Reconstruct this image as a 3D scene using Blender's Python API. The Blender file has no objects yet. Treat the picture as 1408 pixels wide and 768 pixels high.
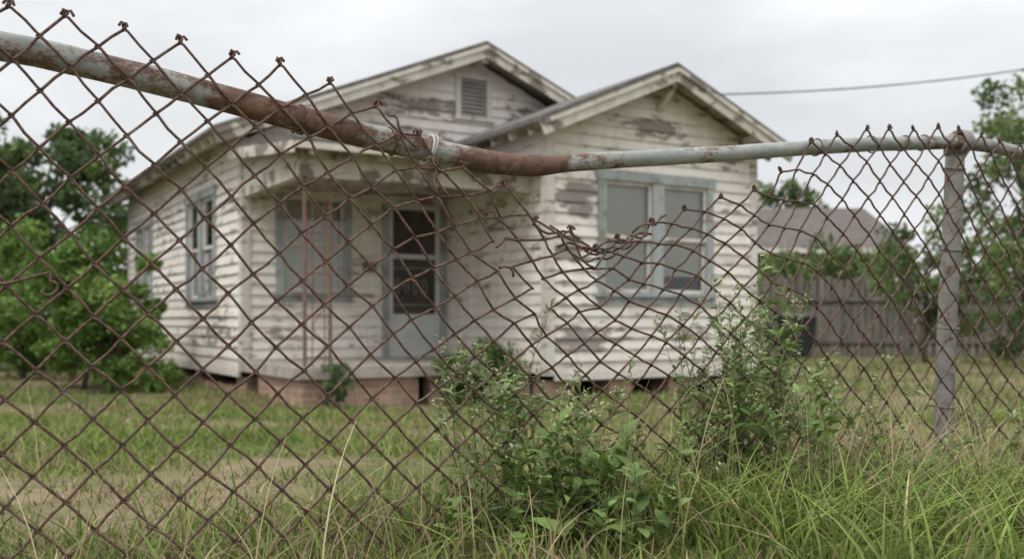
import bpy, math, random
import numpy as np
from mathutils import Vector, Matrix
random.seed(7); rng=np.random.default_rng(7)
scene=bpy.context.scene
COL=scene.collection

# ------------------------------------------------------------------ helpers
class Buf:
    def __init__(s): s.v=[]; s.f=[]
    def quad(s,a,b,c,d):
        n=len(s.v); s.v+= [tuple(a),tuple(b),tuple(c),tuple(d)]; s.f.append((n,n+1,n+2,n+3))
    def hexa(s,p):
        n=len(s.v); s.v+=[tuple(q) for q in p]
        for q in ((0,3,2,1),(4,5,6,7),(0,1,5,4),(1,2,6,5),(2,3,7,6),(3,0,4,7)):
            s.f.append(tuple(n+i for i in q))
    def box(s,x0,x1,y0,y1,z0,z1):
        s.hexa([(x0,y0,z0),(x1,y0,z0),(x1,y1,z0),(x0,y1,z0),(x0,y0,z1),(x1,y0,z1),(x1,y1,z1),(x0,y1,z1)])
    def beam(s,p0,p1,w,h):
        p0=Vector(p0);p1=Vector(p1);d=(p1-p0).normalized()
        up=Vector((0,0,1)) if abs(d.z)<.95 else Vector((0,1,0))
        sd=d.cross(up).normalized()*w/2; u=sd.cross(d).normalized()*h/2
        s.hexa([p0-sd-u,p0+sd-u,p1+sd-u,p1-sd-u,p0-sd+u,p0+sd+u,p1+sd+u,p1-sd+u])
    def tube(s,pts,rad,n=6,cap=True):
        pts=[Vector(p) for p in pts]
        if not hasattr(rad,'__len__'): rad=[rad]*len(pts)
        base=len(s.v); prev=None
        for i,p in enumerate(pts):
            a=pts[max(i-1,0)]; b=pts[min(i+1,len(pts)-1)]
            t=(b-a)
            if t.length<1e-9: t=Vector((0,0,1))
            t.normalize()
            if prev is None:
                r=Vector((0,0,1)) if abs(t.z)<.9 else Vector((1,0,0))
                u=t.cross(r).normalized()
            else:
                u=prev-t*prev.dot(t)
                if u.length<1e-6: u=t.orthogonal()
                u.normalize()
            prev=u; w=t.cross(u)
            for k in range(n):
                an=2*math.pi*k/n
                s.v.append(tuple(p+(u*math.cos(an)+w*math.sin(an))*rad[i]))
        for i in range(len(pts)-1):
            for k in range(n):
                a=base+i*n+k; b=base+i*n+(k+1)%n
                s.f.append((a,b,b+n,a+n))
        if cap:
            s.f.append(tuple(base+k for k in range(n))[::-1])
            s.f.append(tuple(base+(len(pts)-1)*n+k for k in range(n)))
    def obj(s,name,mat,parent=None,smooth=False):
        me=bpy.data.meshes.new(name); me.from_pydata(s.v,[],s.f); me.update()
        if smooth: me.polygons.foreach_set('use_smooth',[True]*len(me.polygons))
        o=bpy.data.objects.new(name,me); COL.objects.link(o); me.materials.append(mat)
        if parent: o.parent=parent
        return o
def empty(name,loc=(0,0,0),rz=0):
    e=bpy.data.objects.new(name,None); COL.objects.link(e); e.location=loc; e.rotation_euler=(0,0,rz); e.empty_display_size=.3
    return e
def npmesh(name,V,F,mat,col=None,parent=None,smooth=False):
    me=bpy.data.meshes.new(name)
    V=np.asarray(V,dtype=np.float32).reshape(-1,3); F=np.asarray(F,dtype=np.int32)
    me.vertices.add(len(V)); me.vertices.foreach_set('co',V.ravel())
    k=F.shape[1]; me.loops.add(F.size); me.loops.foreach_set('vertex_index',F.ravel())
    me.polygons.add(len(F)); me.polygons.foreach_set('loop_start',np.arange(0,F.size,k,dtype=np.int32))
    me.update(calc_edges=True)
    if smooth: me.polygons.foreach_set('use_smooth',np.ones(len(F),dtype=bool))
    if col is not None:
        a=me.color_attributes.new('Col','FLOAT_COLOR','POINT')
        c=np.ones((len(V),4),dtype=np.float32); c[:,:3]=col; a.data.foreach_set('color',c.ravel())
    me.materials.append(mat)
    o=bpy.data.objects.new(name,me); COL.objects.link(o)
    if parent: o.parent=parent
    return o

# ------------------------------------------------------------------ materials
class M:
    def __init__(s,name,rough=.8,spec=.3):
        s.m=bpy.data.materials.new(name); s.m.use_nodes=True; s.nt=s.m.node_tree; s.N=s.nt.nodes; s.L=s.nt.links
        s.b=s.N['Principled BSDF']; s.b.inputs['Roughness'].default_value=rough; s.b.inputs['Specular IOR Level'].default_value=spec
        s.tc=s.N.new('ShaderNodeTexCoord')
    def noise(s,scale,detail=5,rough=.6,vscale=(1,1,1),loc=(0,0,0)):
        mp=s.N.new('ShaderNodeMapping'); mp.inputs['Scale'].default_value=vscale; mp.inputs['Location'].default_value=loc
        s.L.new(s.tc.outputs['Object'],mp.inputs['Vector'])
        n=s.N.new('ShaderNodeTexNoise'); n.inputs['Scale'].default_value=scale; n.inputs['Detail'].default_value=detail; n.inputs['Roughness'].default_value=rough
        s.L.new(mp.outputs[0],n.inputs['Vector']); return n.outputs['Fac']
    def ramp(s,f,a,b,ca=(0,0,0),cb=(1,1,1)):
        r=s.N.new('ShaderNodeValToRGB'); r.color_ramp.elements[0].position=a; r.color_ramp.elements[1].position=b
        r.color_ramp.elements[0].color=(*ca,1); r.color_ramp.elements[1].color=(*cb,1)
        s.L.new(f,r.inputs[0]); return r.outputs[0]
    def mix(s,f,a,b,mode='MIX'):
        x=s.N.new('ShaderNodeMix'); x.data_type='RGBA'; x.blend_type=mode
        for k,v in ((0,f),(6,a),(7,b)):
            if isinstance(v,(int,float)): x.inputs[k].default_value=v
            elif isinstance(v,tuple): x.inputs[k].default_value=(*v,1)
            else: s.L.new(v,x.inputs[k])
        return x.outputs[2]
    def math(s,op,a,b=0,clamp=False):
        x=s.N.new('ShaderNodeMath'); x.operation=op; x.use_clamp=clamp
        for k,v in ((0,a),(1,b)):
            if isinstance(v,(int,float)): x.inputs[k].default_value=v
            else: s.L.new(v,x.inputs[k])
        return x.outputs[0]
    def col(s,c):
        if isinstance(c,tuple): s.b.inputs['Base Color'].default_value=(*c,1)
        else: s.L.new(c,s.b.inputs['Base Color'])
    def bump(s,f,strength=.4,dist=.01):
        b=s.N.new('ShaderNodeBump'); b.inputs['Strength'].default_value=strength; b.inputs['Distance'].default_value=dist
        s.L.new(f,b.inputs['Height']); s.L.new(b.outputs[0],s.b.inputs['Normal'])
    def xyz(s):
        x=s.N.new('ShaderNodeSeparateXYZ'); s.L.new(s.tc.outputs['Object'],x.inputs[0]); return x.outputs
    def blob(s,c,r):
        mp=s.N.new('ShaderNodeMapping'); mp.vector_type='POINT'
        mp.inputs['Scale'].default_value=(1/r[0],1/r[1],1/r[2]); mp.inputs['Location'].default_value=(-c[0]/r[0],-c[1]/r[1],-c[2]/r[2])
        s.L.new(s.tc.outputs['Object'],mp.inputs['Vector'])
        l=s.N.new('ShaderNodeVectorMath'); l.operation='LENGTH'; s.L.new(mp.outputs[0],l.inputs[0])
        return s.math('SUBTRACT',1.0,l.outputs['Value'],True)

def mat_paint(name,paint,wood,thr=.60,patches=(),board=0.13,dirt=.5,vs=(3.2,3.2,13.0),lowdirt=True):
    m=M(name,.8,.2)
    n1=m.noise(1.0,7,.68,vs)
    n2=m.noise(1.3,2,.5,(1,1,1.5),(3,1,2))
    f=m.math('ADD',m.math('MULTIPLY',n1,.72),m.math('MULTIPLY',n2,.30))
    z=m.xyz()[2]
    zz=m.math('DIVIDE',m.math('SUBTRACT',z,.5),board)
    wn=m.N.new('ShaderNodeTexWhiteNoise'); wn.noise_dimensions='1D'
    m.L.new(m.math('FLOOR',zz),wn.inputs['W'])
    f=m.math('ADD',f,m.math('MULTIPLY',m.math('SUBTRACT',wn.outputs['Value'],.5),.06))
    fr_=m.math('FRACT',zz); f=m.math('ADD',f,m.math('MULTIPLY',m.math('SUBTRACT',.35,fr_,True),.12))
    for c,r,w in patches:
        f=m.math('ADD',f,m.math('MULTIPLY',m.blob(c,r),w))
    mask=m.ramp(f,thr,thr+.02)
    g=m.noise(3.0,3,.7,(2,2,45))
    woodc=m.mix(g,tuple(x*.6 for x in wood),tuple(x*1.45 for x in wood))
    st=m.noise(2.0,4,.6,(4.5,4.5,.6),(7,2,0))
    dc=m.ramp(st,.35,.75)
    pc=m.mix(m.math('MULTIPLY',dc,dirt),paint,(paint[0]*.68,paint[1]*.63,paint[2]*.57))
    edge=m.ramp(f,thr-.07,thr)
    pc=m.mix(m.math('MULTIPLY',edge,.5),pc,(paint[0]*.72,paint[1]*.67,paint[2]*.60))
    if lowdirt:
        low=m.ramp(m.math('ADD',z,m.math('MULTIPLY',n2,.5)),.75,1.15,(1,1,1),(0,0,0))
        pc=m.mix(m.math('MULTIPLY',low,.35),pc,(.28,.22,.16))
    m.col(m.mix(mask,pc,woodc)); m.bump(m.math('SUBTRACT',m.math('MULTIPLY',g,.4),mask),.5,.004)
    return m.m
SID=mat_paint('peeling_siding_paint',(.77,.73,.68),(.26,.23,.205),.605,
  [((3.09,-2.48,2.5),(.42,.5,.30),.28),((4.25,-2.48,3.4),(.7,.5,.20),.25),((2.5,0,3.93),(.9,.5,.20),.25),((3.0,-2.48,1.9),(.4,.5,.2),.2),
   ((3.2,-2.48,.9),(.7,.5,.3),.16),((0,1.2,1.0),(.6,1.4,.5),.11),((5.4,-2.48,3.2),(.3,.5,.3),.18),((2.2,0,3.45),(.9,.4,.2),.2),((3.9,0,4.0),(.5,.4,.3),.16),
   ((4.6,-2.48,1.0),(.9,.5,.3),.09),((0,4.2,2.6),(.5,1.2,.4),.12)],dirt=.5,vs=(3.9,3.9,13.0))
TRIM=mat_paint('weathered_trim_paint',(.66,.635,.59),(.22,.195,.17),.59,(),.3,.7,lowdirt=False)
FASC=mat_paint('weathered_fascia_paint',(.64,.61,.55),(.21,.185,.16),.54,(),.3,.8,(3,3,3),False)
CASE=mat_paint('blue_grey_casing_paint',(.36,.395,.405),(.24,.22,.20),.575,(),.3,.7,(4,4,6),False)
def simple(name,c,c2,scale=5,rough=.8,spec=.3,bump=.2,vs=(1,1,1),dist=.01):
    m=M(name,rough,spec); n=m.noise(scale,5,.65,vs); m.col(m.mix(m.ramp(n,.35,.65),c,c2)); 
    if bump: m.bump(n,bump,dist)
    return m.m
SHING=simple('asphalt_shingles',(.10,.09,.085),(.19,.175,.16),9,.95,.1,.5)
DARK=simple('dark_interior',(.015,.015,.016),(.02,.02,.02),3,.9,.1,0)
CONC=simple('old_concrete',(.24,.21,.18),(.42,.38,.33),7,.9,.2,.4)
BLIND=simple('yellowed_blinds',(.62,.61,.56),(.76,.75,.70),1.5,.8,.2,0)
DOORW=simple('white_metal_door',(.50,.51,.51),(.62,.63,.62),4,.5,.4,.05)
IRON=simple('rusty_iron',(.13,.07,.055),(.24,.15,.12),25,.85,.3,.3)
BARK=simple('bark',(.06,.045,.033),(.13,.11,.09),12,.95,.1,.6,(1,1,.3))
BINM=simple('dark_plastic',(.02,.022,.026),(.035,.037,.04),6,.5,.4,.05)
def brickmat():
    m=M('old_brick',.9,.15); bt=m.N.new('ShaderNodeTexBrick'); bt.inputs['Scale'].default_value=1
    bt.inputs['Brick Width'].default_value=.21; bt.inputs['Row Height'].default_value=.075; bt.inputs['Mortar Size'].default_value=.008
    x=m.xyz(); c=m.N.new('ShaderNodeCombineXYZ'); m.L.new(m.math('ADD',x[0],x[1]),c.inputs[0]); m.L.new(x[2],c.inputs[1]); m.L.new(c.outputs[0],bt.inputs['Vector'])
    bt.inputs['Color1'].default_value=(.32,.165,.105,1); bt.inputs['Color2'].default_value=(.44,.27,.19,1); bt.inputs['Mortar'].default_value=(.38,.34,.29,1)
    n=m.noise(4,6,.6); m.col(m.mix(m.ramp(n,.42,.66),bt.outputs['Color'],(.24,.19,.15))); m.bump(n,.3); return m.m
BRICK=brickmat()
def glassmat():
    m=M('window_glass',.05,.5); g=m.N.new('ShaderNodeBsdfGlossy'); g.inputs['Roughness'].default_value=.04
    t=m.N.new('ShaderNodeBsdfTransparent'); t.inputs[0].default_value=(.84,.86,.85,1)
    fr=m.N.new('ShaderNodeFresnel'); fr.inputs[0].default_value=1.5; mx=m.N.new('ShaderNodeMixShader')
    m.L.new(m.math('ADD',fr.outputs[0],.05),mx.inputs[0]); m.L.new(t.outputs[0],mx.inputs[1]); m.L.new(g.outputs[0],mx.inputs[2])
    m.L.new(mx.outputs[0],m.N['Material Output'].inputs[0]); return m.m
GLASS=glassmat()
def leafmat(name,tr=.3,rough=.55):
    m=M(name,rough,.25); a=m.N.new('ShaderNodeAttribute'); a.attribute_name='Col'; c=a.outputs['Color']
    m.col(c); t=m.N.new('ShaderNodeBsdfTranslucent'); m.L.new(c,t.inputs[0]); mx=m.N.new('ShaderNodeMixShader'); mx.inputs[0].default_value=tr
    m.L.new(m.b.outputs[0],mx.inputs[1]); m.L.new(t.outputs[0],mx.inputs[2]); m.L.new(mx.outputs[0],m.N['Material Output'].inputs[0]); return m.m
LEAF=leafmat('leaf'); GRASS=leafmat('grass_blade',.25,.7)
def rustmat(name,grey,rail=False,bias=0):
    m=M(name,.6,.35)
    n=m.noise(9 if rail else 16,8,.72,(1,1,1) ); n2=m.noise(70,5,.7); n3=m.noise(3.5,4,.6,(1,1,1),(4,4,4)); n4=m.noise(24,5,.65,(.35,1,1),(2,2,2))
    n5=m.noise(45,4,.75,(.7,1,1),(9,1,4))
    f=m.math('ADD',m.math('MULTIPLY',n,.45),m.math('ADD',m.math('MULTIPLY',n4,.30),m.math('MULTIPLY',n5,.25)))
    if rail:
        x=m.xyz()[0]
        r=m.N.new('ShaderNodeValToRGB'); e=r.color_ramp.elements; e[0].position=0; e[0].color=(.48,)*3+(1,)
        e[1].position=1; e[1].color=(.46,)*3+(1,)
        for p,v in ((.27,.475),(.30,.485),(.335,.505),(.37,.565),(.425,.555),(.45,.475),(.492,.48),(.51,.60),(.56,.59),(.575,.51),(.61,.455),(.66,.425),(.85,.435),(.93,.51)):
            q=e.new(p); q.color=(v,v,v,1)
        m.L.new(m.math('DIVIDE',m.math('ADD',x,1.0),3.6),r.inputs[0])
        f=m.math('ADD',f,m.math('SUBTRACT',r.outputs[0],.5))
    mask=m.ramp(f,.48-bias,.53-bias)
    g=m.mix(m.ramp(n4,.35,.65),tuple(c*.72 for c in grey),tuple(min(c*1.18,1) for c in grey))
    g=m.mix(m.math('MULTIPLY',m.ramp(n2,.5,.7),.5),g,tuple(c*.5 for c in grey))
    rc=m.mix(m.ramp(n2,.35,.65),(.065,.036,.027),(.165,.095,.067))
    rc=m.mix(m.ramp(n3,.42,.62),rc,(.11,.068,.056))
    rc=m.mix(m.math('MULTIPLY',m.ramp(n4,.55,.7),.5),rc,(.23,.13,.08))
    ring=m.ramp(m.math('ABSOLUTE',m.math('SUBTRACT',f,.505-bias)),.0,.045,(1,1,1),(0,0,0))
    c=m.mix(mask,g,rc); c=m.mix(m.math('MULTIPLY',ring,.4),c,(.21,.14,.085))
    m.col(c)
    rr=m.ramp(mask,0,1,(.5,)*3,(.9,)*3); m.L.new(rr,m.b.inputs['Roughness'])
    m.bump(m.math('ADD',m.math('MULTIPLY',n2,.5),m.math('MULTIPLY',mask,.5)),.6,.004); return m.m
RAILM=rustmat('rusty_galvanised_rail',(.28,.295,.28),True)
POSTM=rustmat('weathered_galvanised_post',(.25,.24,.225),False,-.05)
def wiremat():
    m=M('rusty_wire',.8,.3); n=m.noise(9,5,.7); n2=m.noise(90,3,.7)
    c=m.mix(m.ramp(n2,.35,.65),(.048,.030,.024),(.155,.092,.068)); c=m.mix(m.ramp(n,.60,.74),c,(.19,.16,.14)); m.col(c); m.bump(n2,.4,.001); return m.m
WIRE=wiremat()

# ------------------------------------------------------------------ terrain
def gz(x,y):
    x=np.asarray(x,dtype=float); y=np.asarray(y,dtype=float)
    t=np.clip((y-2.2)/7.5,0,1); t=t*t*(3-2*t)*.5+t*.5
    z=.62-.40*t
    z=z+.018*np.sin(x*1.7+y*.6)+.014*np.sin(x*.7-y*1.9+1)+.008*np.sin(x*4.3+y*3.1)
    return z
xs=np.concatenate([-np.geomspace(400,12,24),np.linspace(-11.5,11.5,150),np.geomspace(12,400,24)])
ys=np.concatenate([-np.geomspace(200,2,14),np.linspace(-1.5,26,220),np.geomspace(27,600,26)])
GX,GY=np.meshgrid(xs,ys); GZ=gz(GX,GY)
nx=len(xs); ny=len(ys); idx=np.arange(nx*ny).reshape(ny,nx)
F=np.stack([idx[:-1,:-1],idx[:-1,1:],idx[1:,1:],idx[1:,:-1]],-1).reshape(-1,4)
def groundmat():
    m=M('lawn_soil',.95,.1); a=m.noise(.9,7,.65); b=m.noise(6,6,.7); c=m.noise(40,4,.7)
    col=m.mix(m.ramp(a,.43,.61),(.12,.15,.045),(.31,.245,.155)); col=m.mix(m.ramp(b,.46,.68),col,(.17,.125,.08)); col=m.mix(m.math('MULTIPLY',c,.4),col,(.06,.06,.025))
    m.col(col); m.bump(c,.8,.03); return m.m
npmesh('ground',np.stack([GX,GY,GZ],-1),F,groundmat(),smooth=True)

def nz(x,y,s=1.0,o=0):
    return (np.sin(x*1.3*s+o+1.7*np.sin(y*.9*s+o))+np.sin(y*1.7*s-o+1.3*np.sin(x*1.1*s))+np.sin((x+y)*2.9*s+o*2)*.6)/2.6
HC=np.array([-3.21,11.9]); TH=math.atan2(.5105,.8598); cu,su=math.cos(TH),math.sin(TH)
def inhouse(x,y):
    dx=x-HC[0]; dy=y-HC[1]; u=dx*cu+dy*su; n=-dx*su+dy*cu
    return ((u>-.05)&(u<6.3)&(n>-.0)&(n<7.6))|((u>-.05)&(u<2.8)&(n>-2.2)&(n<.1))|((u>2.65)&(u<5.95)&(n>-2.55)&(n<.1))
def blades(name,x,y,h,w,lean,col,z=None,seg=3):
    n=len(x); z=gz(x,y)-.01 if z is None else z
    a=rng.uniform(0,2*np.pi,n); ld=np.stack([np.cos(a),np.sin(a)],-1); fa=rng.uniform(0,np.pi,n); wd=np.stack([np.cos(fa),np.sin(fa)],-1)
    V=np.zeros((n,(seg+1)*2,3)); 
    for k in range(seg+1):
        t=k/seg; off=(lean*t**2)[:,None]*ld*h[:,None]; zz=z+h*(t-.35*np.minimum(lean,1.5)*t**2.2)
        ww=w*(1-t**1.6)*.5+.0004
        for sd,j in ((-1,0),(1,1)):
            V[:,k*2+j,0]=x+off[:,0]+sd*ww*wd[:,0]; V[:,k*2+j,1]=y+off[:,1]+sd*ww*wd[:,1]; V[:,k*2+j,2]=zz
    b=np.arange(n)*(seg+1)*2
    F=np.concatenate([np.stack([b+2*k,b+2*k+1,b+2*k+3,b+2*k+2],-1) for k in range(seg)])
    c=np.repeat(col[:,None,:],(seg+1)*2,1).copy()
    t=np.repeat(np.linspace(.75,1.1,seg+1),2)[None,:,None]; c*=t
    return npmesh(name,V.reshape(-1,3),F,GRASS,np.clip(c.reshape(-1,3),0,1),smooth=True)
def gcol(n,dry,bright=1.0):
    g1=np.array([.13,.195,.038]); g2=np.array([.24,.30,.08]); s1=np.array([.45,.37,.22]); s2=np.array([.31,.23,.13])
    r=rng.random((n,1)); g=g1*(1-r)+g2*r; r=rng.random((n,1)); s=s1*(1-r)+s2*r
    m=(rng.random(n)<dry)[:,None]; return np.where(m,s,g)*rng.uniform(.55,1.28,(n,1))*bright
# lawn
X=[];Y=[];H=[];W=[]
for (y0,y1,n,w,h) in ((1.7,4,26000,.0058,.066),(4,7,30000,.0085,.075),(7,12,32000,.0125,.085),(12,26,24000,.021,.12)):
    y=rng.uniform(y0,y1,n); x=rng.uniform(-1,1,n)*(y*.62+.8)
    X.append(x);Y.append(y);W.append(rng.uniform(.7,1.3,n)*w); H.append(h*rng.uniform(.5,1.6,n))
X=np.concatenate(X);Y=np.concatenate(Y);H=np.concatenate(H);W=np.concatenate(W)
den=nz(X,Y,1.1,.4)+.5*nz(X,Y,3.2,2); keep=(~inhouse(X,Y))&((den+rng.normal(0,.33,len(X)))>-.34)
X,Y,H,W,den=X[keep],Y[keep],H[keep],W[keep],den[keep]
H*=np.clip(.85+.5*den,.4,1.8)
dry=np.clip(.29-.36*nz(X,Y,.8,3)-.2*nz(X,Y,2.6,1),.03,.88)
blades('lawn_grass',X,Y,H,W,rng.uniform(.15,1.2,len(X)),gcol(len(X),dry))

# ------------------------------------------------------------------ fence
FO=np.array([-.789,1.65]); FD=np.array([.877,.479]); FD=FD/np.linalg.norm(FD); FANG=math.atan2(FD[1],FD[0])
fence=empty('chain_link_fence',(FO[0],FO[1],0),FANG)   # local x = along, local -y = towards the street
def floc(s,back=0): return (FO[0]+FD[0]*s-FD[1]*back, FO[1]+FD[1]*s+FD[0]*back)
rail=[(-2.4,1.60),(-1.0,1.585),(-.053,1.557),(.056,1.545),(.1723,1.530),(.2966,1.510),(.4297,1.486),(.5727,1.463),(.7265,1.446),(.83,1.436),(.92,1.432),(.9989,1.435),(1.0727,1.447),(1.2683,1.471),(1.4814,1.498),(1.7149,1.53),(1.9713,1.562),(2.34,1.601)]
rs=np.array([r[0] for r in rail]); rz=np.array([r[1] for r in rail])
ss=np.concatenate([np.linspace(-2.4,0,14),np.linspace(.03,2.36,90)])
def smooth_interp(s,xs,zs,k=.03):
    return sum(np.interp(s+o*k,xs,zs)*w for o,w in ((-2,.1),(-1,.2),(0,.4),(1,.2),(2,.1)))
PS=2.365
b=Buf(); pts=[];rad=[]
for s in ss:
    z=float(smooth_interp(s,rs,rz)); y=.031+.012*math.exp(-((s-.95)/.15)**2)+.004*math.sin(s*9)
    pts.append((s,y,z)); r=.0245 if s<.97 else (.0245-(s-.97)/.07*.0055 if s<1.04 else .0190)
    r*=1-.06*math.exp(-((s-.93)/.03)**2)+.01*math.sin(s*40)
    rad.append(r)
b.tube(pts,rad,20); b.obj('top_rail',RAILM,fence,True)
b=Buf(); b.tube([(PS-.02,.031,1.601),(2.5,.028,1.600),(2.75,.03,1.582),(3.2,.03,1.565),(4.6,.03,1.60)],.019,14); b.obj('top_rail_next_bay',RAILM,fence,True)
b=Buf()
for (s,lean,zt) in ((PS,-.07,1.60),(-1.35,0,1.60),(4.5,.0,1.62)):
    b.tube([(s+lean*(1-t)+.003*math.sin(t*9),.055,.45+(zt-.45)*t) for t in np.linspace(0,1,12)],.0262,16)
    b.tube([(s,.055,zt-.03),(s,.055,zt+.012),(s,.052,zt+.028)],[.031,.031,.018],16)
b.obj('post',POSTM,fence,True)
b=Buf()
def ring(b,c,R,r,ax='x',n=20,wob=0):
    pts=[]
    for i in range(n+1):
        a=2*math.pi*i/n
        if ax=='x': p=(c[0]+wob*math.sin(a),c[1]+R*math.cos(a),c[2]+R*math.sin(a))
        else: p=(c[0]+R*math.cos(a),c[1]+R*math.sin(a),c[2]+wob*math.sin(a))
        pts.append(p)
    b.tube(pts,r,8)
for s,z in ((PS,1.601),(4.5,1.60),(-1.35,1.59)):
    for o in (-.012,0,.012): ring(b,(s+o,.036,z+.003),.029,.006)
for z in (1.53,1.30,1.08,.86): ring(b,(PS-.07*(1.6-z)/1.15,.055,z),.029,.0025,'z',wob=.004)
b.obj('post_bracket',POSTM,fence,True)
b=Buf(); ring(b,(.722,.031,1.447),.0285,.0028,wob=.006); ring(b,(.727,.031,1.447),.0295,.0018,wob=.010)
b.obj('tie_ring',simple('dull_tie',(.30,.27,.25),(.45,.42,.40),20,.5,.4,.1),fence,True)
b=Buf()
for s,o in ((.45,.3),(.455,1),(.46,2.1),(.64,1.2),(1.80,1),(2.0,1.4),(2.12,.4),(2.2,.9)):
    z=float(np.interp(s,rs,rz)); R=.027 if s<1 else .0215
    ring(b,(s,.031,z),R,.0019,wob=.008*math.sin(o*3))
b.obj('tie_wire',WIRE,fence,True)
# mesh
T=np.array([(-3,1.625),(-.053,1.613),(.1,1.602),(.243,1.588),(.434,1.57),(.56,1.535),(.64,1.512),(.70,1.46),(.75,1.415),(.82,1.388),(.90,1.35),(.963,1.312),(1.045,1.268),(1.13,1.245),(1.21,1.262),(1.30,1.315),(1.373,1.361),(1.48,1.393),(1.6,1.42),(1.66,1.46),(1.70,1.51),(1.76,1.555),(1.833,1.572),(1.97,1.590),(2.256,1.618),(2.6,1.612),(3.2,1.59),(5,1.61)])
def sag(s,d):
    t=float(np.interp(s,T[:,0],T[:,1])); dz=t-1.612
    L=.50
    z=1.612-d+dz*math.exp(-d/L)
    g=math.exp(-((s-1.11)/.26)**2)
    s2=s-(s-1.12)*.30*g*math.exp(-d/.14)
    g2=math.exp(-((s-.92)/.13)**2)*math.exp(-((d-.18)/.16)**2)
    s2+= .018*g2*math.sin(d*24)+.006*math.sin(d*7+s*3)
    z+= .007*math.sin(s*6.1+1)*math.exp(-d/.6)+.004*math.sin(s*17+d*9)
    y=-.002+ .030*g*math.exp(-d/.3) +.008*math.sin(s*5+d*4)
    return s2,y,z
Wd=.090; Hh=.091; r=.0027; S0=-.042
nk0=int(-2.3/(Wd/2)); nk1=int(4.5/(Wd/2)); rows=25
nodes={}
for mI in range(nk0-1,nk1+3):
    for j in range(rows):
        s=mI*Wd/2+S0; d=j*Hh/2
        a,y,z=sag(s,d)
        dis=math.exp(-((s-1.0)/.24)**2)*math.exp(-d/.24)
        am=.0020+.0085*dis
        rr=random.Random(mI*1000+j)
        nodes[(mI,j)]=(a+rr.gauss(0,am),y+rr.gauss(0,.002+.008*dis),z+rr.gauss(0,am))
b=Buf()
def lerp(p,q,t): return tuple(p[i]*(1-t)+q[i]*t for i in range(3))
def wire(k,j0,j1):
    pts=[]
    for j in range(j0,j1):
        side=(j+k)%2
        nd=nodes[(k+side,j)]; sg=1 if side else -1
        ov=.0038*sg; yy=.0032; other=1-side
        if j>j0:
            pv=nodes[(k+other,j-1)]; q=lerp(nd,pv,.5); rr=random.Random(k*77+j); pts.append((q[0]+rr.gauss(0,.0012),q[1],q[2]+rr.gauss(0,.0012)))
            q=lerp(nd,pv,.10); pts.append((q[0],q[1]-sg*yy,q[2]))
        pts.append((nd[0]+ov,nd[1],nd[2]))
        if j<j1-1:
            nx_=nodes[(k+other,j+1)]; q=lerp(nd,nx_,.10); pts.append((q[0],q[1]+sg*yy,q[2]))
    if len(pts)>1: b.tube(pts,r,6)
for k in range(nk0,nk1+1):
    gaps={20:[(4,6)],22:[(6,8)]}.get(k,[])
    j=0
    for g0,g1 in gaps: wire(k,j,g0); j=g1
    wire(k,j,rows)
    if k%2==0:
        n0=nodes[(k,0)]; rr=random.Random(k+999); lean=rr.uniform(-.5,.5)
        for ph in (0,math.pi):
            pts=[]; n=7; Lk_=.010+rr.uniform(0,.004)
            for i in range(n):
                t=i/(n-1); a=ph+t*math.pi*1.4
                pts.append((n0[0]+.0026*math.cos(a)+lean*t*.01,n0[1]+.0026*math.sin(a),n0[2]-.003+t*Lk_))
            dx=(1 if ph else -1)*rr.uniform(.004,.011); e=pts[-1]
            pts+=[(e[0]+dx*.5,e[1],e[2]+.002),(e[0]+dx,e[1]-.001,e[2]-.002-rr.uniform(0,.007))]
            b.tube(pts,r*.95,6)
for i in range(9):
    rr=random.Random(i+50); s=rr.gauss(1.13,.07); t=float(np.interp(s,T[:,0],T[:,1]))
    z=t-abs(rr.gauss(0,.012)); L=rr.uniform(.04,.085); an=rr.uniform(-.25,.25); pts=[]
    for q in range(9):
        u=q/8-.5; pts.append((s+u*L*2*math.cos(an),.025+.007*math.sin(u*7+i),z+u*L*2*math.sin(an)+.006*math.sin(u*9+i*2)+abs(s+u*L*2-1.13)*.25))
    b.tube(pts,r,6)
for (s,z,dx,dz) in ((.86,1.25,.05,.03),(.90,1.19,-.045,.03),(.83,1.32,.06,-.02),(.62,1.50,.05,-.05),(.71,1.41,.03,-.05),(.735,1.40,-.02,-.04),(.70,1.42,.04,-.02)):
    pts=[(s+dx*t+.006*math.sin(t*8),-.004-.01*t,z+dz*t+.01*math.sin(t*5)) for t in np.linspace(0,1,8)]
    b.tube(pts,r,6)
pts=[(-.30,-.006,1.178)]
for t in np.linspace(0,1,16): pts.append((-.12+.14*t,-.008-.006*math.sin(t*3),1.170-.012*math.sin(t*4)))
for t in np.linspace(0,1,10): pts.append((.02+.012*math.sin(t*5),-.012,1.165-.012*(1-math.cos(t*4.5))))
b.tube(pts,r*1.1,6)
b.obj('chain_link_mesh',WIRE,fence,True)

# ------------------------------------------------------------------ house
house=empty('clapboard_house',(HC[0],HC[1],0),TH)
def fr(o,d,n):
    return lambda a,dd,z:(o[0]+d[0]*a+n[0]*dd,o[1]+d[1]*a+n[1]*dd,z)
BW=2.727; WX0=2.727; WX1=5.86; WY=-2.48; HL=7.5; HW=6.24; Z0=.5; ZT=3.28
fM=fr((0,0),(1,0),(0,-1)); fW=fr((WX0,WY),(1,0),(0,-1)); fL=fr((0,0),(0,1),(-1,0)); fS=fr((WX0,WY),(0,1),(-1,0)); fR=fr((WX1,WY),(0,1),(1,0))
fMR=fr((HW,0),(0,1),(1,0)); fB=fr((0,HL),(1,0),(0,1))
def fbox(b,f,a0,a1,d0,d1,z0,z1):
    b.hexa([f(a0,d0,z0),f(a1,d0,z0),f(a1,d1,z0),f(a0,d1,z0),f(a0,d0,z1),f(a1,d0,z1),f(a1,d1,z1),f(a0,d1,z1)])
sb=Buf()
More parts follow.
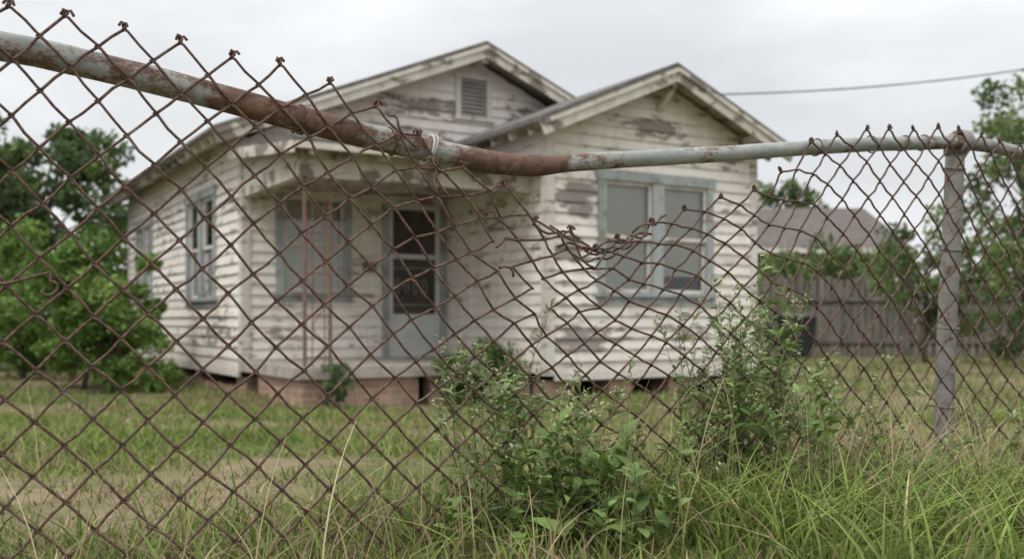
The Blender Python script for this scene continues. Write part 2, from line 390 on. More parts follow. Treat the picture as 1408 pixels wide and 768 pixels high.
def siding(f,z0,z1,rngf,ops=(),rh=.13):
    nrow=int(math.ceil((z1-z0)/rh))
    for i in range(nrow):
        zb=z0+i*rh; zt=min(zb+rh,z1); ex=random.gauss(0,.005)
        br=sorted(set([zb,zt]+[q for o in ops for q in (o[2],o[3]) if zb<q<zt]))
        off=lambda z:.004+(.026+ex)*(1-(z-zb)/rh)
        for z_1,z_2 in zip(br[:-1],br[1:]):
            A0,A1=rngf(z_1); B0,B1=rngf(z_2)
            if A1-A0<.02: continue
            cut=sorted([(o[0],o[1]) for o in ops if o[2]<z_2-1e-4 and o[3]>z_1+1e-4])
            segs=[];cur=(A0,B0)
            for c in cut: segs.append((cur,(c[0],c[0]))); cur=(c[1],c[1])
            segs.append((cur,(A1,B1)))
            for (l0,l1),(r0,r1) in segs:
                if r0-l0<.005 and r1-l1<.005: continue
                sb.quad(f(l0,off(z_1),z_1),f(r0,off(z_1),z_1),f(r1,off(z_2),z_2),f(l1,off(z_2),z_2))
                if z_1==zb: sb.quad(f(l0,-.01,z_1),f(r0,-.01,z_1),f(r0,off(z_1),z_1),f(l0,off(z_1),z_1))
full=lambda L:(lambda z:(0,L))
def gable(L,ze,m,mid):
    return lambda z:(0,L) if z<=ze else (min(mid,(z-ze)/m),max(mid,L-(z-ze)/m))
wM=(.385,1.358,1.45,2.72); door=(1.78,2.70,.62,2.70); vent=(2.84,3.38,3.84,4.42)
wW=(.67,2.42,1.42,2.83); wL1=(1.2,2.85,1.40,2.84); wL2=(5.3,6.7,1.45,2.78)
siding(fM,Z0,4.72,gable(HW,ZT,.43,3.12),[wM,door,vent])
siding(fW,Z0,4.05,gable(WX1-WX0,ZT+.02,.44,1.565),[wW])
siding(fL,Z0,ZT+.1,full(HL),[wL1,wL2]); siding(fS,Z0,ZT+.05,full(2.48)); siding(fR,Z0,ZT+.05,full(2.48))
siding(fMR,Z0,ZT+.1,full(HL)); siding(fB,Z0,4.7,gable(HW,ZT,.43,3.12))
sb.obj('siding',SID,house)
tb=Buf(); cb=Buf(); gb=Buf(); bb=Buf(); db=Buf(); fb=Buf()
fbox(tb,fM,-.03,.075,.0,.036,Z0-.02,ZT)
fbox(tb,fL,.002,.09,.0,.038,Z0-.02,ZT)
fbox(tb,fW,-.034,.07,.0,.036,Z0-.02,ZT+.05); fbox(tb,fW,3.06,3.167,.0,.036,Z0-.02,ZT+.05)
fbox(tb,fS,.002,.09,.0,.038,Z0-.02,ZT); fbox(tb,fR,.002,.09,0,.038,Z0-.02,ZT); fbox(tb,fS,2.38,2.475,0,.034,Z0,2.7)
fbox(tb,fL,HL-.1,HL+.03,0,.036,Z0-.02,ZT)
fbox(tb,fW,.075,3.055,.0,.040,Z0-.08,Z0-.002); fbox(tb,fL,.095,HL-.1,.0,.040,Z0-.08,Z0-.002); fbox(tb,fR,.09,2.47,0,.040,Z0-.08,Z0-.002)
def window(f,w,n):
    a0,a1,z0,z1=w; c=.095
    fbox(cb,f,a0,a0+c,-.06,.045,z0,z1-.1); fbox(cb,f,a1-c,a1,-.06,.045,z0,z1-.1)
    fbox(cb,f,a0-.03,a1+.03,-.06,.055,z1-.1,z1+.02); fbox(cb,f,a0-.05,a1+.05,-.06,.085,z0-.045,z0-.001)
    fbox(cb,f,a0-.01,a1+.01,-.005,.037,z0-.13,z0-.047)
    ia0=a0+c; ia1=a1-c; ww=(ia1-ia0-(n-1)*.16)/n
    for i in range(n):
        l=ia0+i*(ww+.16); rr=l+ww
        if i<n-1: fbox(cb,f,rr,rr+.16,-.06,.047,z0,z1-.102)
        zm=(z0+z1-.1)/2
        for (q0,q1,dd) in ((z0+.002,zm+.02,-.02),(zm-.02,z1-.102,.012)):
            fbox(tb,f,l+.001,l+.04,dd-.03,dd,q0,q1); fbox(tb,f,rr-.04,rr-.001,dd-.03,dd,q0,q1)
            fbox(tb,f,l+.041,rr-.041,dd-.028,dd-.002,q0,q0+.045); fbox(tb,f,l+.041,rr-.041,dd-.028,dd-.002,q1-.04,q1)
            gb.quad(f(l+.04,dd-.015,q0+.04),f(rr-.04,dd-.015,q0+.04),f(rr-.04,dd-.015,q1-.04),f(l+.04,dd-.015,q1-.04))
        drop=z0+(.05,.22,.05)[i]
        z=z1-.12
        while z>drop:
            bb.quad(f(l,-.056,z),f(rr,-.056,z),f(rr,-.064,z-.043),f(l,-.064,z-.043)); z-=.045
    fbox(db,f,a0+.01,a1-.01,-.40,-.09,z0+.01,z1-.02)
window(fM,wM,1); window(fW,wW,2); window(fL,wL1,2); window(fL,wL2,2)
a0,a1,z0,z1=door
fbox(cb,fM,a0,a0+.09,-.06,.05,z0,z1-.09); fbox(cb,fM,a1-.09,a1,-.06,.05,z0,z1-.09); fbox(cb,fM,a0-.02,a1+.02,-.06,.055,z1-.088,z1+.03)
dw=Buf(); l=a0+.092; rr=a1-.092
fbox(dw,fM,l,l+.06,-.02,.02,z0,z1-.09); fbox(dw,fM,rr-.06,rr,-.02,.02,z0,z1-.09)
for q0,q1 in ((z1-.16,z1-.092),(z0+1.28,z0+1.34),(z0+.50,z0+.56),(z0+.002,z0+.1)): fbox(dw,fM,l+.061,rr-.061,-.018,.018,q0,q1)
fbox(dw,fM,l+.061,rr-.061,-.012,.006,z0+.1,z0+.5)
fbox(dw,fM,rr-.055,rr-.02,.02,.06,z0+1.0,z0+1.12)
for zz in (z0+.68,z0+1.16):
    dw.tube([(l+.061,-.002,zz),(rr-.061,-.002,zz)],.003,5)
for q in range(4):
    xx=l+.13+q*.13; dw.tube([(xx+.03*math.cos(t),-.002,z0+.92+.10*math.sin(t)) for t in np.linspace(0,6.28,14)],.0025,5)
dw.obj('screen_door',DOORW,house)
scr=Buf(); fbox(scr,fM,l+.061,rr-.061,-.014,-.010,z0+.56,z0+1.28); fbox(scr,fM,l+.061,rr-.061,-.014,-.010,z0+1.34,z1-.16)
scr.obj('door_screen',simple('insect_screen',(.045,.038,.037),(.10,.085,.08),3,.6,.2,0),house)
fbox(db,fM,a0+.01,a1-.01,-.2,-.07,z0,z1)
a0,a1,z0,z1=vent
fbox(tb,fM,a0,a0+.07,-.05,.05,z0,z1-.07); fbox(tb,fM,a1-.07,a1,-.05,.05,z0,z1-.07); fbox(tb,fM,a0-.015,a1+.015,-.05,.055,z1-.068,z1); fbox(tb,fM,a0-.03,a1+.03,-.05,.065,z0-.05,z0-.001)
z=z0+.01
vb=Buf()
while z<z1-.11:
    vb.hexa([fM(a0+.071,.035,z),fM(a1-.071,.035,z),fM(a1-.071,-.02,z+.045),fM(a0+.071,-.02,z+.045),fM(a0+.071,.035,z+.012),fM(a1-.071,.035,z+.012),fM(a1-.071,-.02,z+.057),fM(a0+.071,-.02,z+.057)]); z+=.056
vb.obj('gable_vent',simple('vent_paint',(.36,.33,.30),(.48,.44,.40),6,.8,.2,.1),house)
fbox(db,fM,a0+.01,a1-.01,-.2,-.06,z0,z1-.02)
# roofs
rb=Buf(); dk=Buf()
def gable_roof(xm,half,y0,y1,zr,m):
    for sg in (-1,1):
        e=xm+sg*half; ze=zr-m*half
        def slab(buf,x_a,x_b,ya,yb,t0,t1):
            za=zr-m*abs(x_a-xm); zb=zr-m*abs(x_b-xm)
            p=[(x_a,ya,za+t0),(x_b,ya,zb+t0),(x_b,yb,zb+t0),(x_a,yb,za+t0),(x_a,ya,za+t1),(x_b,ya,zb+t1),(x_b,yb,zb+t1),(x_a,yb,za+t1)]
            if sg<0: p=[p[1],p[0],p[3],p[2],p[5],p[4],p[7],p[6]]
            buf.hexa(p)
        slab(dk,xm+sg*.0015,e,y0,y1,-.075,-.045)
        slab(rb,xm+sg*.0015,e+sg*.035,y0-.045,y1+.02,-.043,-.005)
        slab(rb,xm+sg*.0015,e+sg*.02,y0-.03,y1+.01,-.003,.010)
        off=.002 if sg>0 else 0
        p0=Vector((xm,y0-.016-off,zr-.13)); p1=Vector((e+sg*.01,y0-.016-off,ze-.13-m*.01))
        fb.beam(p0,p1,.03,.155)
        fb.beam(p0+Vector((0,-.03,.055)),p1+Vector((0,-.03,.055)),.022,.05)
        y=y0+.32
        while y<y1-.1:
            xa=e-sg*.55; fb.beam((xa,y,zr-m*abs(xa-xm)-.125),(e-sg*.03,y,zr-m*abs(e-sg*.03-xm)-.125),.045,.09); y+=.42
gable_roof(3.12,3.55,-.36,HL+.3,4.78,.41)
gable_roof(4.293,1.86,WY-.35,-.004,4.10,.43)
for x,y0,y1,z in ((4.293,WY-.33,WY+.1,3.90),(3.12,-.34,.1,4.57)):
    fb.beam((x,y0,z),(x,y1,z),.09,.12)
fb.beam((4.293,WY-.02,3.62),(4.293,WY-.30,3.86),.07,.07)
for x,z in ((2.95,3.33),(5.62,3.33)):
    fb.beam((x,WY-.33,z+.02),(x,WY+.05,z+.02),.07,.09)
rb.obj('roof_shingles',SHING,house)
# porch
PY=-2.12
pb=Buf(); pb.box(-.06,BW-.004,PY-.06,-.003,Z0-.0,.62); pb.obj('porch_slab',CONC,house)
br=Buf()
for xa,xb in ((0,1.3),(1.45,1.95),(2.2,BW-.01)): br.box(xa,xb,PY,PY+.2,0,Z0-.003)
br.box(0.002,.2,PY+.203,-.6,0,Z0-.003)
br.box(.04,.5,.05,.45,0,Z0-.083)
for a in (2.2,4.4,6.7): br.box(.04,.4,a,a+.4,0,Z0-.082)
for x in (2.76,3.6,4.5,5.4): br.box(x,x+.34,WY+.04,WY+.4,0,Z0-.082)
br.box(.02,.3,.5,HL-.1,0,.28)
br.obj('brick_foundation',BRICK,house)
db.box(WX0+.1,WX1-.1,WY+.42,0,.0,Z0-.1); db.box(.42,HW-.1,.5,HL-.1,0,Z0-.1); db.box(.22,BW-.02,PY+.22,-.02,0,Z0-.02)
fb.box(-.02,BW-.03,PY-.02,PY+.09,2.56,2.74)
fb.box(-.022,.085,PY+.093,-.036,2.565,2.735)
dk.box(.087,BW-.03,PY+.093,-.04,2.70,2.718)
def shed(buf,x0,x1,ya,yb,za,zb,t):
    buf.hexa([(x0,ya,za),(x1,ya,za),(x1,yb,zb),(x0,yb,zb),(x0,ya,za+t),(x1,ya,za+t),(x1,yb,zb+t),(x0,yb,zb+t)])
shed(dk,-.18,BW-.04,PY-.30,-.03,2.83,3.10,.025)
rb2=Buf(); shed(rb2,-.20,BW-.038,PY-.33,-.028,2.857,3.128,.03); rb2.obj('porch_roof_shingles',SHING,house)
fb.box(-.005,BW-.04,PY+.0,PY+.04,2.742,2.85)
x=.02
while x<BW-.1:
    fb.beam((x,PY-.28,2.785),(x,PY+.3,2.845),.05,.085); x+=.40
fb.box(-.18,BW-.04,PY-.329,PY-.302,2.79,2.855)
shed(fb,-.203,-.182,PY-.32,-.03,2.74,3.0,.12)
tb.hexa([(-.012,PY+.1,2.737),(.03,PY+.1,2.737),(.03,-.04,2.737),(-.012,-.04,2.737),(-.012,PY+.1,2.855),(.03,PY+.1,2.855),(.03,-.04,3.095),(-.012,-.04,3.095)])
tb.box(.09,BW-.1,-.07,-.036,2.6,2.695)
fb.obj('fascia_and_rafters',FASC,house)
tb.obj('painted_trim',TRIM,house); cb.obj('window_and_door_casing',CASE,house); gb.obj('window_glass',GLASS,house); bb.obj('window_blinds',BLIND,house)
db.obj('dark_interior',DARK,house); dk.obj('roof_deck',mat_paint('soffit_paint',(.46,.42,.36),(.16,.13,.11),.56,(),.1,.9,lowdirt=False),house)
ib=Buf()
for cx in (.06,.33):
    ib.tube([(cx-.012,PY+.05,.62),(cx-.012,PY+.05,2.56)],.021,6)
for cx in (.13,.26):
    ib.tube([(cx,PY+.05,.62),(cx,PY+.05,2.56)],.007,6)
for zz in (.72,1.15,1.58,2.0,2.45): ib.tube([(.05,PY+.05,zz),(.32,PY+.05,zz)],.008,6)
zz=.72
while zz<2.4:
    pts=[(.195+.06*math.sin(t*2*math.pi),PY+.05,zz+.42*t) for t in np.linspace(0,1,14)]
    ib.tube(pts,.006,5); zz+=.43
ib.obj('iron_porch_column',IRON,house)
ml=Buf(); ml.box(1.52,1.66,-.12,-.03,1.72,1.84); ml.obj('mailbox',IRON,house)
lp=Buf(); lp.tube([(1.62,-.03,2.42),(1.62,-.1,2.45),(1.62,-.13,2.40),(1.62,-.13,2.28)],[.04,.03,.055,.045],10); lp.obj('porch_light',simple('glass_lamp',(.5,.5,.48),(.6,.6,.57),4,.3,.5,0),house)

# ------------------------------------------------------------------ vegetation generators
def leafcloud(cent,rad,nper,size,cols,elong=1.8,flat=.75,droop=.2):
    cent=np.asarray(cent); K=len(cent); rad=np.broadcast_to(np.asarray(rad,dtype=float),(K,))
    ci=np.repeat(np.arange(K),nper); n=len(ci)
    d=rng.normal(size=(n,3)); d/=np.linalg.norm(d,axis=1,keepdims=True); rr=rng.random(n)**.45
    p=cent[ci]+d*(rr*rad[ci])[:,None]*np.array([1,1,flat])
    a=rng.normal(size=(n,3)); a[:,2]-=droop; a/=np.linalg.norm(a,axis=1,keepdims=True)
    c=rng.normal(size=(n,3)); c=np.cross(a,c); c/=np.linalg.norm(c,axis=1,keepdims=True)
    s=(size*rng.uniform(.6,1.4,n))[:,None]
    V=np.stack([p-a*s*.5,p+c*s*.5/elong,p+a*s*.5,p-c*s*.5/elong],1)
    F=np.arange(n*4).reshape(n,4)
    cc=rng.uniform(0,1,(K,1))[ci]; base=np.array(cols[0])*(1-cc)+np.array(cols[1])*cc
    base=base*rng.uniform(.6,1.35,(n,1)); C=np.repeat(base[:,None,:],4,1)
    return V.reshape(-1,3),F,C.reshape(-1,3)
def tree(name,x,y,h,cr,trunk=.12,ncl=60,nper=200,size=.09,cols=((.035,.065,.018),(.09,.14,.04)),low=.35,clr=.42,sq=.8,seed=1):
    e=empty(name,(0,0,0)); z0=float(gz(x,y)); R=random.Random(seed)
    b=Buf()
    b.tube([(x+.05*math.sin(i*1.3+seed),y,z0-.1+(h*.75)*i/6) for i in range(7)],[trunk*(1-.12*i) for i in range(7)],8)
    cents=[]
    for i in range(ncl):
        an=R.uniform(0,2*math.pi); t=R.random()**.8; zz=low+(1-low)*t
        rx=cr*math.sin(math.pi*min(1,max(.12,(zz-low*.6)/(1.06-low*.6))))**.6*R.uniform(.35,1.0)*(1+.25*math.sin(an*3+seed))
        c=(x+rx*math.cos(an),y+rx*math.sin(an),z0+h*zz*R.uniform(.9,1.04)); cents.append(c)
        if i%2==0:
            s0=z0+h*max(.12,zz*.55); m=((x+c[0])/2+R.uniform(-.1,.1),(y+c[1])/2,(s0+c[2])/2+.05*h)
            b.tube([(x,y,s0),m,c],[trunk*.4,trunk*.22,trunk*.06],5)
    b.obj('trunk_and_limbs',BARK,e,True)
    rads=[clr*R.uniform(.55,1.25) for _ in cents]
    V,F,C=leafcloud(cents,rads,nper,size,cols,flat=sq)
    npmesh('foliage',V,F,LEAF,C,e); return e
G1=((.05,.085,.024),(.13,.19,.06)); G2=((.085,.155,.03),(.20,.30,.075)); G3=((.085,.13,.042),(.19,.25,.09)); G0=((.022,.038,.012),(.06,.09,.028))
tree('broadleaf_tree',-9.3,19.5,4.5,2.4,.14,64,190,.15,G1,seed=3)
tree('broadleaf_tree',-8.0,23.0,3.5,1.8,.12,44,170,.15,G1,seed=4)
tree('broadleaf_tree',-12.6,20.0,4.6,2.6,.15,50,180,.15,G1,seed=5)
tree('leafy_shrub',-5.65,13.1,2.1,.92,.04,52,140,.10,G2,.08,.25,seed=6)
tree('leafy_shrub',-7.3,14.8,2.2,.8,.05,32,150,.11,G2,.12,.30,seed=8)
tree('leafy_shrub',-8.9,17.0,3.0,1.6,.05,60,160,.13,G0,.06,.44,seed=9)
tree('leafy_shrub',-4.95,12.4,1.35,.6,.03,28,130,.09,G2,.08,.20,seed=10)
tree('leafy_shrub',-4.25,12.0,.6,.35,.02,14,80,.07,G2,.08,.14,seed=11)
lx,ly=1.75,PY-.55; wx=HC[0]+lx*cu-ly*su; wy=HC[1]+lx*su+ly*cu
tree('porch_shrub',wx,wy,.62,.40,.02,26,120,.065,G1,.08,.16,seed=12)
lx,ly=.25,PY-.3; wx=HC[0]+lx*cu-ly*su; wy=HC[1]+lx*su+ly*cu
tree('porch_shrub',wx,wy,.45,.18,.012,12,70,.06,((.08,.11,.05),(.14,.19,.09)),.08,.11,seed=13)
tree('broadleaf_tree',8.35,16.0,4.6,1.55,.09,60,76,.11,G3,.28,.32,seed=14)
tree('broadleaf_tree',8.3,20.0,2.9,1.2,.07,34,100,.12,G3,.25,.34,seed=15)
tree('broadleaf_tree',11.5,42.0,6.4,2.0,.15,30,120,.26,G1,.45,.8,seed=16)
tree('leafy_shrub',10.2,19.5,2.9,1.3,.05,40,120,.12,G1,.08,.4,seed=17)
for (x,y,h,sd) in ((7.4,27.6,2.6,21),(8.9,27.4,2.9,22),(10.3,27.0,2.5,23)):
    tree('leafy_shrub',x,y,h,1.0,.04,26,100,.16,G3,.2,.42,seed=sd)
cents=[];rd=[]
for i in range(220):
    a=rng.uniform(-75,75); yy=rng.uniform(55,66); cents.append((a,yy,rng.uniform(.3,4.0+1.3*math.sin(a*.23)))); rd.append(rng.uniform(1.2,2.2))
V,F,C=leafcloud(cents,rd,100,.7,G1); npmesh('distant_trees',V,F,LEAF,C)

# ------------------------------------------------------------------ wooden fence, neighbour house, bins, cable
wf=empty('wooden_fence'); b=Buf(); p0=np.array([4.6,24.6]); p1=np.array([16.,22.0]); L=np.linalg.norm(p1-p0); d=(p1-p0)/L; nn=np.array([-d[1],d[0]])
s=0
while s<L:
    w=.135; h=1.85+random.gauss(0,.04)+.05*math.sin(s*.6); t=random.gauss(0,.012)
    o=p0+d*s; z=float(gz(o[0],o[1]))
    q=lambda a,bk,zz:(o[0]+d[0]*a+nn[0]*bk,o[1]+d[1]*a+nn[1]*bk,zz)
    bk=random.gauss(0,.008)
    b.hexa([q(0,bk,z),q(w,bk,z),q(w,bk+.02,z),q(0,bk+.02,z),q(t,bk,z+h),q(w+t,bk,z+h),q(w+t,bk+.02,z+h),q(t,bk+.02,z+h)]); s+=.158
b.obj('pickets',simple('grey_wood',(.075,.066,.058),(.21,.19,.165),2.2,.9,.15,.3,(6,6,.4)),wf)
b=Buf()
for zz in (.6,1.6): b.beam((p0[0],p0[1]-.04,zz),(p1[0],p1[1]-.04,zz),.05,.09)
for s in np.arange(0,L,2.4):
    o=p0+d*s; b.box(o[0]-.05,o[0]+.05,o[1]-.16,o[1]-.07,0.1,2.2)
b.obj('rails_and_posts',simple('grey_wood_dark',(.09,.08,.072),(.16,.145,.13),3,.9,.15,.3),wf)
nh=empty('neighbour_house'); b=Buf(); b.box(6.5,12.2,32,40,0,3.3); b.obj('walls',simple('dark_tan_siding',(.13,.11,.08),(.18,.155,.115),3,.85,.2,.1,(1,1,6)),nh)
b=Buf(); b.hexa([(6,31.5,3.25),(12.7,31.5,3.25),(12.7,36,5.0),(6,36,5.0),(6,31.5,3.4),(12.7,31.5,3.4),(12.7,36,5.15),(6,36,5.15)])
b.hexa([(6,36.001,5.0),(12.7,36.001,5.0),(12.7,40.5,3.25),(6,40.5,3.25),(6,36.001,5.15),(12.7,36.001,5.15),(12.7,40.5,3.4),(6,40.5,3.4)])
b.obj('roof',simple('brown_shingles',(.10,.085,.077),(.155,.137,.124),5,.95,.1,.3),nh)
b=Buf(); b.quad((12.2,32,3.3),(12.2,40,3.3),(12.2,36.2,4.95),(12.2,35.8,4.95)); b.obj('gable',TRIM,nh)
b=Buf(); b.box(6,12.7,31.44,31.49,3.22,3.38); b.obj('fascia',TRIM,nh)
def bin_(x,y,rot):
    e=empty('wheeled_trash_bin',(x,y,float(gz(x,y))),rot); b=Buf()
    b.hexa([(-.22,-.25,.06),(.22,-.25,.06),(.22,.22,.06),(-.22,.22,.06),(-.29,-.34,.95),(.29,-.34,.95),(.29,.34,.95),(-.29,.34,.95)])
    b.hexa([(-.31,-.37,.953),(.31,-.37,.953),(.31,.36,.953),(-.31,.36,.953),(-.27,-.30,1.03),(.27,-.30,1.03),(.27,.34,1.06),(-.27,.34,1.06)])
    b.tube([(-.24,.34,.98),(-.24,.43,1.0),(.24,.43,1.0),(.24,.34,.98)],.016,8)
    b.obj('body_and_lid',BINM,e); w=Buf()
    for sx in (-.27,.22): w.tube([(sx,.25,.12),(sx+.05,.25,.12)],.12,16)
    w.obj('wheels',DARK,e)
bin_(6.35,22.2,.3); bin_(5.55,22.5,-.1)
cbE=empty('utility_pole'); b=Buf(); b.tube([(14.3,18.2,0),(14.3,18.2,4),(14.3,18.2,8.2)],[.16,.145,.12],12); b.beam((13.4,18.0,7.6),(15.2,18.4,7.6),.1,.12)
for o in (-.75,0,.75): b.tube([(14.3+o,18.15+o*.2,7.66),(14.3+o,18.15+o*.2,7.85)],[.05,.03],8)
b.obj('pole',BARK,cbE)
b=Buf(); P0=Vector((1.09,13.06,4.06)); P1=Vector((14.2,18.1,6.8)); pts=[]
for t in np.linspace(0,1,30):
    p=P0.lerp(P1,t); p.z-=.66*4*t*(1-t)*.7; pts.append(p)
b.tube(pts,.014,6); b.obj('power_line',simple('cable',(.20,.22,.25),(.26,.28,.31),3,.6,.3,0))

# ------------------------------------------------------------------ weeds along the fence
def weed(name,x,y,h,nst,spread,leaf,wid,cols,flower=0,dens=26,seed=1,branch=3,zb=None,ln=.25):
    R=random.Random(seed); e=empty(name); b=Buf(); V=[];F=[];C=[]; z0=float(gz(x,y)) if zb is None else zb
    def addleaf(p,dr,L,w,c):
        dr=dr.normalized(); sd=dr.cross(Vector((R.gauss(0,.4),R.gauss(0,.4),1))).normalized(); up=sd.cross(dr).normalized()
        n=len(V); q1=p+dr*L*.35+up*L*.06; q2=p+dr*L*.72+up*L*.02; q3=p+dr*L-up*L*.12
        for v in (p-sd*w*.12,p+sd*w*.12,q1+sd*w*.5+up*w*.2,q1-sd*w*.5+up*w*.2,q2+sd*w*.38,q2-sd*w*.38,q3+sd*w*.04,q3-sd*w*.04): V.append(tuple(v)); C.append(c)
        F.extend([(n,n+1,n+2,n+3),(n+3,n+2,n+4,n+5),(n+5,n+4,n+6,n+7)])
    def stem(p0,d0,L,r0,lv):
        pts=[Vector(p0)]; d=Vector(d0).normalized(); n=10
        for i in range(n):
            d=(d+Vector((R.gauss(0,.07),R.gauss(0,.07),.045))).normalized(); pts.append(pts[-1]+d*L/n)
        b.tube(pts,[r0*(1-.75*i/n) for i in range(n+1)],5)
        nl=int(dens*L/.5)
        for i in range(nl):
            t=R.uniform(.05,1)**.8; k=min(n-1,int(t*n)); p=pts[k].lerp(pts[k+1],t*n-k); an=R.uniform(0,6.28)
            dd=Vector((math.cos(an),math.sin(an),R.uniform(.1,1.0))); sc=R.uniform(.55,1.2)*(1.15-.6*t)
            m=R.random(); g=R.uniform(.7,1.3); c=tuple((cols[0][q]*(1-m)+cols[1][q]*m)*g for q in range(3)); addleaf(p,dd,leaf*sc,wid*sc,c)
        if flower:
            for i in range(flower):
                t=R.uniform(.0,.22); k=max(0,min(n-1,int((1-t)*n))); p=pts[k].lerp(pts[k+1],.5)+Vector((R.gauss(0,.005),R.gauss(0,.005),R.gauss(0,.006)))
                c=(.46,.46,.30) if R.random()<.5 else (.26,.32,.13)
                addleaf(p,Vector((R.gauss(0,1),R.gauss(0,1),1)),.010,.007,c)
        if lv>0:
            for i in range(branch):
                t=R.uniform(.25,.85); k=int(t*n); an=R.uniform(0,6.28)
                stem(pts[k],Vector((math.cos(an)*.6,math.sin(an)*.6,1)),L*R.uniform(.25,.42),r0*.55,lv-1)
    for i in range(nst):
        an=R.uniform(0,6.28); q=R.random()**.5*spread
        stem((x+q*math.cos(an)*.5,y+q*math.sin(an)*.5,z0-.02),(math.cos(an)*R.uniform(0,ln),math.sin(an)*R.uniform(0,ln),1),h*R.uniform(.65,1.05),.0024,1)
    b.obj('stems',STEM,e,True); npmesh('leaves',V,F,LEAF,np.array(C),e,True)
STEM=simple('green_stem',(.14,.17,.06),(.26,.24,.12),20,.7,.3,0)
GC=((.11,.185,.045),(.24,.34,.11)); GD=((.14,.195,.075),(.31,.37,.18))
i=0
for (s,bk,h,n,sp,lf,w,fl,cc,dn) in (
  (.88,.03,.54,5,.07,.052,.013,14,GD,24),(.94,-.04,.44,6,.09,.056,.018,8,GC,24),(.92,.12,.48,4,.08,.050,.014,10,GD,22),(1.04,.0,.42,6,.10,.050,.015,14,GD,24),(.99,.14,.44,4,.09,.046,.012,14,GC,22),
  (1.0,-.12,.30,7,.13,.060,.026,0,GC,24),(1.12,.02,.28,7,.14,.055,.022,0,GC,24),(.80,-.05,.24,5,.12,.05,.018,0,GC,22),(1.06,-.2,.22,7,.14,.058,.024,0,GC,24),
  (1.43,.06,.54,7,.12,.044,.012,14,GD,26),(1.52,.0,.64,8,.12,.046,.014,12,GD,26),(1.64,.06,.60,8,.15,.048,.015,12,GC,26),(1.58,-.12,.46,8,.16,.050,.018,6,GC,26),(1.38,-.04,.38,7,.14,.046,.015,6,GC,24),
  (1.74,-.03,.50,8,.16,.046,.014,8,GD,26),(1.86,.08,.42,8,.18,.046,.014,4,GC,24),(1.26,.0,.28,6,.16,.048,.016,0,GC,22),(1.70,.2,.54,6,.16,.046,.014,8,GC,24),(1.90,-.15,.32,7,.18,.048,.015,0,GC,24),(2.55,.1,.34,5,.2,.05,.014,4,GD,22),(2.75,.0,.40,5,.2,.05,.014,6,GC,22),(2.08,.0,.32,6,.2,.045,.013,4,GD,22)):
    x,y=floc(s,bk); i+=1; weed('fence_weed',x,y,h,n,sp,lf,w,cc,fl,dn,i*11)
n=7000; s=rng.uniform(-.2,3.4,n); bk=rng.normal(.05,.22,n); X=FO[0]+FD[0]*s-FD[1]*bk; Y=FO[1]+FD[1]*s+FD[0]*bk
k=(Y>1.25)&(rng.random(n)<np.clip(.28+.45*(s/2.6)+.3*nz(s*3,bk,1,1),.08,1)); X,Y,s=X[k],Y[k],s[k]; n=len(X)
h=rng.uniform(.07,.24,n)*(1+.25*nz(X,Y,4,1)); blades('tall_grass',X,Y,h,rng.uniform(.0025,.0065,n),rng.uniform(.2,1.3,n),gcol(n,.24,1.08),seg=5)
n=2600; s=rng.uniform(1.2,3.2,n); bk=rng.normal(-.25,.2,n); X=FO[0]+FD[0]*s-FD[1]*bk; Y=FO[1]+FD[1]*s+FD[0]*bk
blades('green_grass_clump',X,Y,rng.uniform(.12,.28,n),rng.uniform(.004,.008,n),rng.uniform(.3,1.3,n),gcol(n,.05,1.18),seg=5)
n=1000; s=np.concatenate([rng.normal(1.85,.32,750),rng.uniform(-.2,3,250)]); bk=rng.normal(.0,.17,n); X=FO[0]+FD[0]*s-FD[1]*bk; Y=FO[1]+FD[1]*s+FD[0]*bk
blades('dry_stalks',X,Y,rng.uniform(.16,.40,n),rng.uniform(.0014,.003,n),rng.uniform(.1,1.0,n),np.array([.50,.39,.25])*rng.uniform(.6,1.25,(n,1)),seg=6)

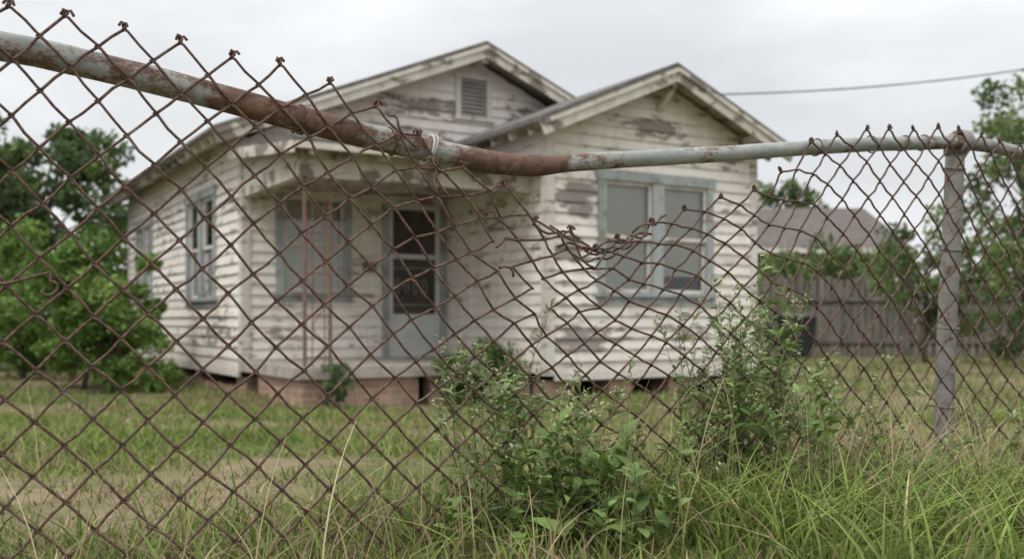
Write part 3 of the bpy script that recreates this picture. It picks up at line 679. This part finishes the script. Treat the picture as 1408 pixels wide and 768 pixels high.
# ------------------------------------------------------------------ sky and light
w=bpy.data.worlds.new('World'); scene.world=w; w.use_nodes=True; nt=w.node_tree; N=nt.nodes; Lk=nt.links
bg=N['Background']; SE,SR=math.radians(52),math.radians(215)
sky=N.new('ShaderNodeTexSky'); sky.sky_type='NISHITA'; sky.sun_disc=False; sky.sun_elevation=SE; sky.sun_rotation=SR; sky.dust_density=4
sc=N.new('ShaderNodeVectorMath'); sc.operation='SCALE'; sc.inputs['Scale'].default_value=.1; Lk.new(sky.outputs[0],sc.inputs[0])
tc=N.new('ShaderNodeTexCoord'); mp=N.new('ShaderNodeMapping'); mp.inputs['Scale'].default_value=(1.2,1.2,4.2); Lk.new(tc.outputs['Generated'],mp.inputs['Vector'])
no=N.new('ShaderNodeTexNoise'); no.inputs['Scale'].default_value=2.4; no.inputs['Detail'].default_value=5; no.inputs['Roughness'].default_value=.5; Lk.new(mp.outputs[0],no.inputs['Vector'])
cr=N.new('ShaderNodeValToRGB'); cr.color_ramp.elements[0].position=.36; cr.color_ramp.elements[1].position=.64
cr.color_ramp.elements[0].color=(.67,.69,.71,1); cr.color_ramp.elements[1].color=(.86,.87,.88,1); Lk.new(no.outputs['Fac'],cr.inputs[0])
sp=N.new('ShaderNodeSeparateXYZ'); Lk.new(tc.outputs['Generated'],sp.inputs[0])
mr=N.new('ShaderNodeMapRange'); mr.inputs['From Min'].default_value=.25; mr.inputs['From Max'].default_value=1; mr.inputs['To Min'].default_value=1; mr.inputs['To Max'].default_value=2.6; Lk.new(sp.outputs[2],mr.inputs['Value'])
s2=N.new('ShaderNodeVectorMath'); s2.operation='SCALE'; Lk.new(cr.outputs[0],s2.inputs[0]); Lk.new(mr.outputs[0],s2.inputs['Scale'])
mx=N.new('ShaderNodeMix'); mx.data_type='RGBA'; mx.inputs[0].default_value=.08; Lk.new(s2.outputs[0],mx.inputs[6]); Lk.new(sc.outputs[0],mx.inputs[7])
Lk.new(mx.outputs[2],bg.inputs[0]); bg.inputs[1].default_value=1.15
sl=bpy.data.lights.new('sun','SUN'); sl.energy=1.5; sl.angle=math.radians(20); sl.color=(1,.97,.93)
so=bpy.data.objects.new('sun',sl); COL.objects.link(so)
az=math.radians(215); dirv=Vector((math.sin(az)*math.cos(SE),math.cos(az)*math.cos(SE),math.sin(SE)))
so.rotation_euler=dirv.to_track_quat('Z','Y').to_euler()

# ------------------------------------------------------------------ camera
cam=bpy.data.cameras.new('camera'); co=bpy.data.objects.new('camera',cam); COL.objects.link(co); scene.camera=co
co.location=(0,0,1.1); co.rotation_euler=(math.radians(90),0,0); cam.lens=35; cam.sensor_width=36; cam.shift_y=.0398
cam.clip_end=2000; cam.clip_start=.02; cam.dof.use_dof=True; cam.dof.focus_distance=2.0; cam.dof.aperture_fstop=3.9
scene.view_settings.view_transform='Standard'; scene.view_settings.look='None'; scene.view_settings.exposure=0
